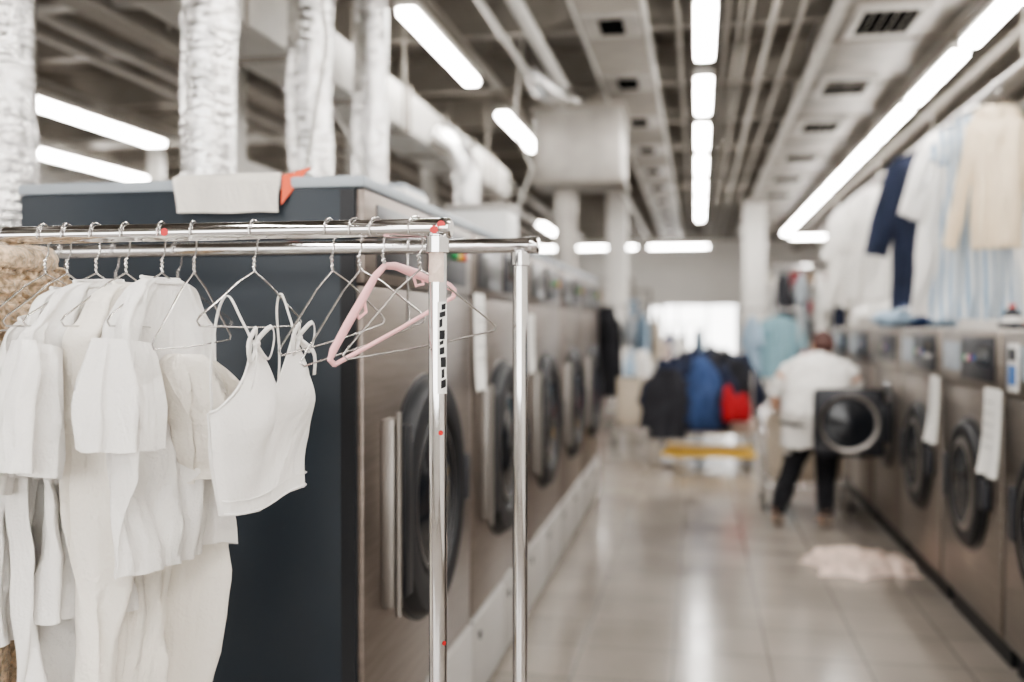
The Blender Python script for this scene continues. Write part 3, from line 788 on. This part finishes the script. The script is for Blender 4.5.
def cart(name,x,y,w,d,h):
    mb=MB()
    for sx in (-1,1):
        for sy in (-1,1):
            mb.cyl((x+sx*w/2,y+sy*d/2,.07),(x+sx*w/2,y+sy*d/2,h),.011,'chrome',10)
            mb.cyl((x+sx*w/2-.012,y+sy*d/2,.04),(x+sx*w/2+.012,y+sy*d/2,.04),.04,'black',14)
    for z in (h,.2):
        mb.tube([(x-w/2,y-d/2,z),(x+w/2,y-d/2,z),(x+w/2,y+d/2,z),(x-w/2,y+d/2,z)],.012,'chrome',10,closed=True)
    vs=[];fs=[];S=40
    for k in range(9):
        f=k/8; z=h-.01-(h-.25)*f
        for j in range(S):
            a=2*PI*j/S; ca,sa=math.cos(a),math.sin(a)
            sx=math.copysign(abs(ca)**.4,ca); sy=math.copysign(abs(sa)**.4,sa); q=(1-.12*f)*.96+.015*math.sin(j*2.1)*f
            vs.append((x+sx*w/2*q,y+sy*d/2*q,z))
    for k in range(8):
        for j in range(S): j2=(j+1)%S; fs.append([k*S+j,k*S+j2,(k+1)*S+j2,(k+1)*S+j])
    fs.append([8*S+j for j in range(S)])
    mb.add(vs,fs,'knit',True); return mb.build(name,3)
cart('laundry_cart',.87,8.50,.66,.5,.80); heap('white_laundry_pile',(.87,8.52,.5),(.26,.18,.36),['clothfar','cloth2','bluecloth'],8,51)
cart('laundry_cart',-.72,12.6,.6,.5,.85); heap('white_laundry_pile',(-.72,12.6,.6),(.28,.24,.5),['clothfar','bluecloth','clothfar','charcoal'],9,52)
cart('laundry_cart',-.45,16.5,.7,.6,.95); heap('white_laundry_pile',(-.45,16.5,.7),(.33,.28,.5),['clothfar','pinkrag','midblue'],8,53)
mb=MB(); mb.box((-1.4,21,0),(.6,21.6,.95),'plinth',.01); mb.box((-1.45,20.95,.95),(.65,21.65,1.0),'white',.008); mb.build('counter')

# ------------------------------------------------------------------ person
def person():
    mb=MB()
    X=(1,0,0)
    mb.tube([(.845,7.72,.585),(.845,7.72,.70),(.85,7.69,.82),(.865,7.74,.95),(.905,7.86,1.07),(.925,7.94,1.16),(.945,7.985,1.215),(.955,8.01,1.24)],
            [.175,.175,.175,.155,.155,.135,.09,.06],'clothfar',28,U=X,ru=[.225,.225,.225,.215,.225,.225,.15,.07])
    mb.tube([(.78,7.93,1.17),(.70,7.93,1.12),(.65,7.94,1.04),(.62,7.96,.95)],[.07,.085,.088,.09],'clothfar',20)
    mb.tube([(1.06,7.93,1.17),(1.125,7.93,1.12),(1.155,7.96,1.04),(1.165,7.98,.96)],[.07,.082,.084,.086],'clothfar',20)
    mb.tube([(.68,7.94,1.10),(.625,7.96,.97),(.60,7.99,.89),(.61,8.06,.86),(.64,8.18,.835)],[.05,.046,.042,.038,.027],'skin',16)
    mb.tube([(1.14,7.94,1.10),(1.16,7.98,.97),(1.165,8.0,.90),(1.155,8.06,.865),(1.10,8.18,.835)],[.05,.046,.042,.038,.027],'skin',16)
    for hx in (.64,1.10):
        s = 1 if hx<.9 else -1
        mb.tube([(hx,8.16,.836),(hx,8.20,.832),(hx,8.245,.826)],[.016,.017,.014],'skin',14,U=X,ru=[.028,.04,.042])
        for k,(dx,l) in enumerate(((-.032,.85),(-.011,1),(.011,.95),(.032,.75))):
            mb.tube([(hx+dx,8.235,.826),(hx+dx*1.1,8.235+.035*l,.822),(hx+dx*1.1,8.235+.052*l,.80),(hx+dx,8.235+.045*l,.772)],[.0105,.0095,.009,.0075],'skin',8)
        mb.tube([(hx+s*.03,8.19,.828),(hx+s*.055,8.215,.82),(hx+s*.06,8.24,.80),(hx+s*.052,8.245,.785)],[.012,.011,.0095,.008],'skin',8)
    mb.tube([(.78,7.72,.78),(.77,7.75,.62),(.715,7.80,.44),(.665,7.77,.30),(.605,7.70,.12),(.60,7.69,.09)],[.105,.10,.080,.072,.060,.060],'blackcloth',20)
    mb.tube([(.935,7.72,.78),(.955,7.76,.62),(.965,7.82,.44),(.955,7.77,.30),(.94,7.68,.12),(.94,7.67,.09)],[.105,.10,.080,.072,.060,.060],'blackcloth',20)
    mb.tube([(.60,7.69,.12),(.60,7.69,.06)],[.036,.036],'skin',14); mb.tube([(.94,7.67,.12),(.94,7.67,.06)],[.036,.036],'skin',14)
    for fx,fy in ((.60,7.66),(.94,7.64)):
        mb.tube([(fx,fy-.03,.045),(fx,fy+.02,.05),(fx+.005,fy+.10,.04),(fx+.01,fy+.17,.032),(fx+.01,fy+.205,.03)],[.030,.035,.030,.022,.012],'skin',14,U=X,ru=[.028,.034,.042,.044,.025])
        mb.tube([(fx,fy-.065,.018),(fx,fy,.018),(fx+.005,fy+.10,.015),(fx+.01,fy+.215,.014)],[.018,.018,.015,.013],'shoe',14,U=X,ru=[.035,.044,.052,.042])
        mb.tube([(fx,fy-.045,.02),(fx,fy-.035,.08)],[.020,.020],'shoe',12,U=X,ru=[.042,.042])
        mb.tube([(fx,fy+.05,.04),(fx,fy+.15,.035)],[.039,.034],'shoe',16,U=X,ru=[.052,.052])
    mb.tube([(.945,7.98,1.19),(.952,8.02,1.26),(.958,8.05,1.31)],[.055,.05,.05],'skin',16)
    R=Matrix.Rotation(-.70,3,'X')
    hc=Vector((.965,8.085,1.325))
    def h(p): return hc+R@Vector(p)
    mb.ell(hc,(.073,.092,.108),'skin',R)
    mb.ell(h((0,.03,-.055)),(.052,.055,.055),'skin',R)
    mb.tube([h((0,.085,.02)),h((0,.108,-.015)),h((0,.09,-.028))],[.009,.014,.011],'skin',10)
    for sx in (-1,1):
        mb.ell(h((sx*.078,-.005,-.005)),(.009,.018,.03),'skin',R,12,8)
        mb.ell(h((sx*.031,.081,.008)),(.012,.009,.008),'eye',R,10,8)
        mb.ell(h((sx*.031,.086,.024)),(.016,.008,.005),'hair',R,10,8)
    mb.ell(h((0,.087,-.055)),(.024,.009,.008),'lip',R,12,8)
    mb.ell(h((0,-.018,.022)),(.086,.096,.106),'hair',R)
    mb.ell(h((0,-.055,-.03)),(.075,.058,.075),'hair',R)
    src=[(v.copy()) for v in mb.v]; 
    vm=[0]*len(src)
    for f,mi in zip(mb.f,mb.m):
        for k in f: vm[k]=mi
    o=mb.build('person')
    loc=o.location.copy()
    mod=o.modifiers.new('r','REMESH'); mod.mode='VOXEL'; mod.voxel_size=.007; mod.use_smooth_shade=True
    sm=o.modifiers.new('s','SMOOTH'); sm.factor=.5; sm.iterations=3
    dg=bpy.context.evaluated_depsgraph_get()
    me=bpy.data.meshes.new_from_object(o.evaluated_get(dg))
    mats=mb.mats
    me.materials.clear()
    for mm in mats: me.materials.append(mm)
    kd=kdtree.KDTree(len(src))
    for i,v in enumerate(src): kd.insert(v-loc,i)
    kd.balance()
    cl=mats.index(M['clothfar']); bl=mats.index(M['blackcloth'])
    vmat={}
    for v in me.vertices:
        _,i,_=kd.find(v.co); vmat[v.index]=vm[i]
    for v in me.vertices:
        if vmat[v.index] in (cl,bl):
            q=v.co; v.co=q+v.normal*(.022*noise.noise(Vector((q.x*11,q.y*11,q.z*5)))+.010*noise.noise(q*24))
    for p in me.polygons:
        c={}
        for k in p.vertices: c[vmat[k]]=c.get(vmat[k],0)+1
        p.material_index=max(c,key=c.get); p.use_smooth=True
    o.modifiers.clear(); o.data=me
    return o
person()

# ------------------------------------------------------------------ world, camera
w=bpy.data.worlds.new('World'); scene.world=w; w.use_nodes=True
bg=w.node_tree.nodes['Background']; bg.inputs[0].default_value=(1,.985,.96,1); bg.inputs[1].default_value=3.2
scene.view_settings.view_transform='AgX'
try: scene.view_settings.look='AgX - Medium High Contrast'
except Exception: pass
scene.view_settings.exposure=.80
cam=bpy.data.cameras.new('Camera'); co=bpy.data.objects.new('Camera',cam); scene.collection.objects.link(co)
co.location=(0,0,1.5); co.rotation_euler=(math.radians(90-.97),0,math.radians(10.48))
cam.sensor_width=36; cam.lens=35.16; cam.clip_start=.05
cam.dof.use_dof=True; cam.dof.focus_distance=1.88; cam.dof.aperture_fstop=1.5
scene.camera=co
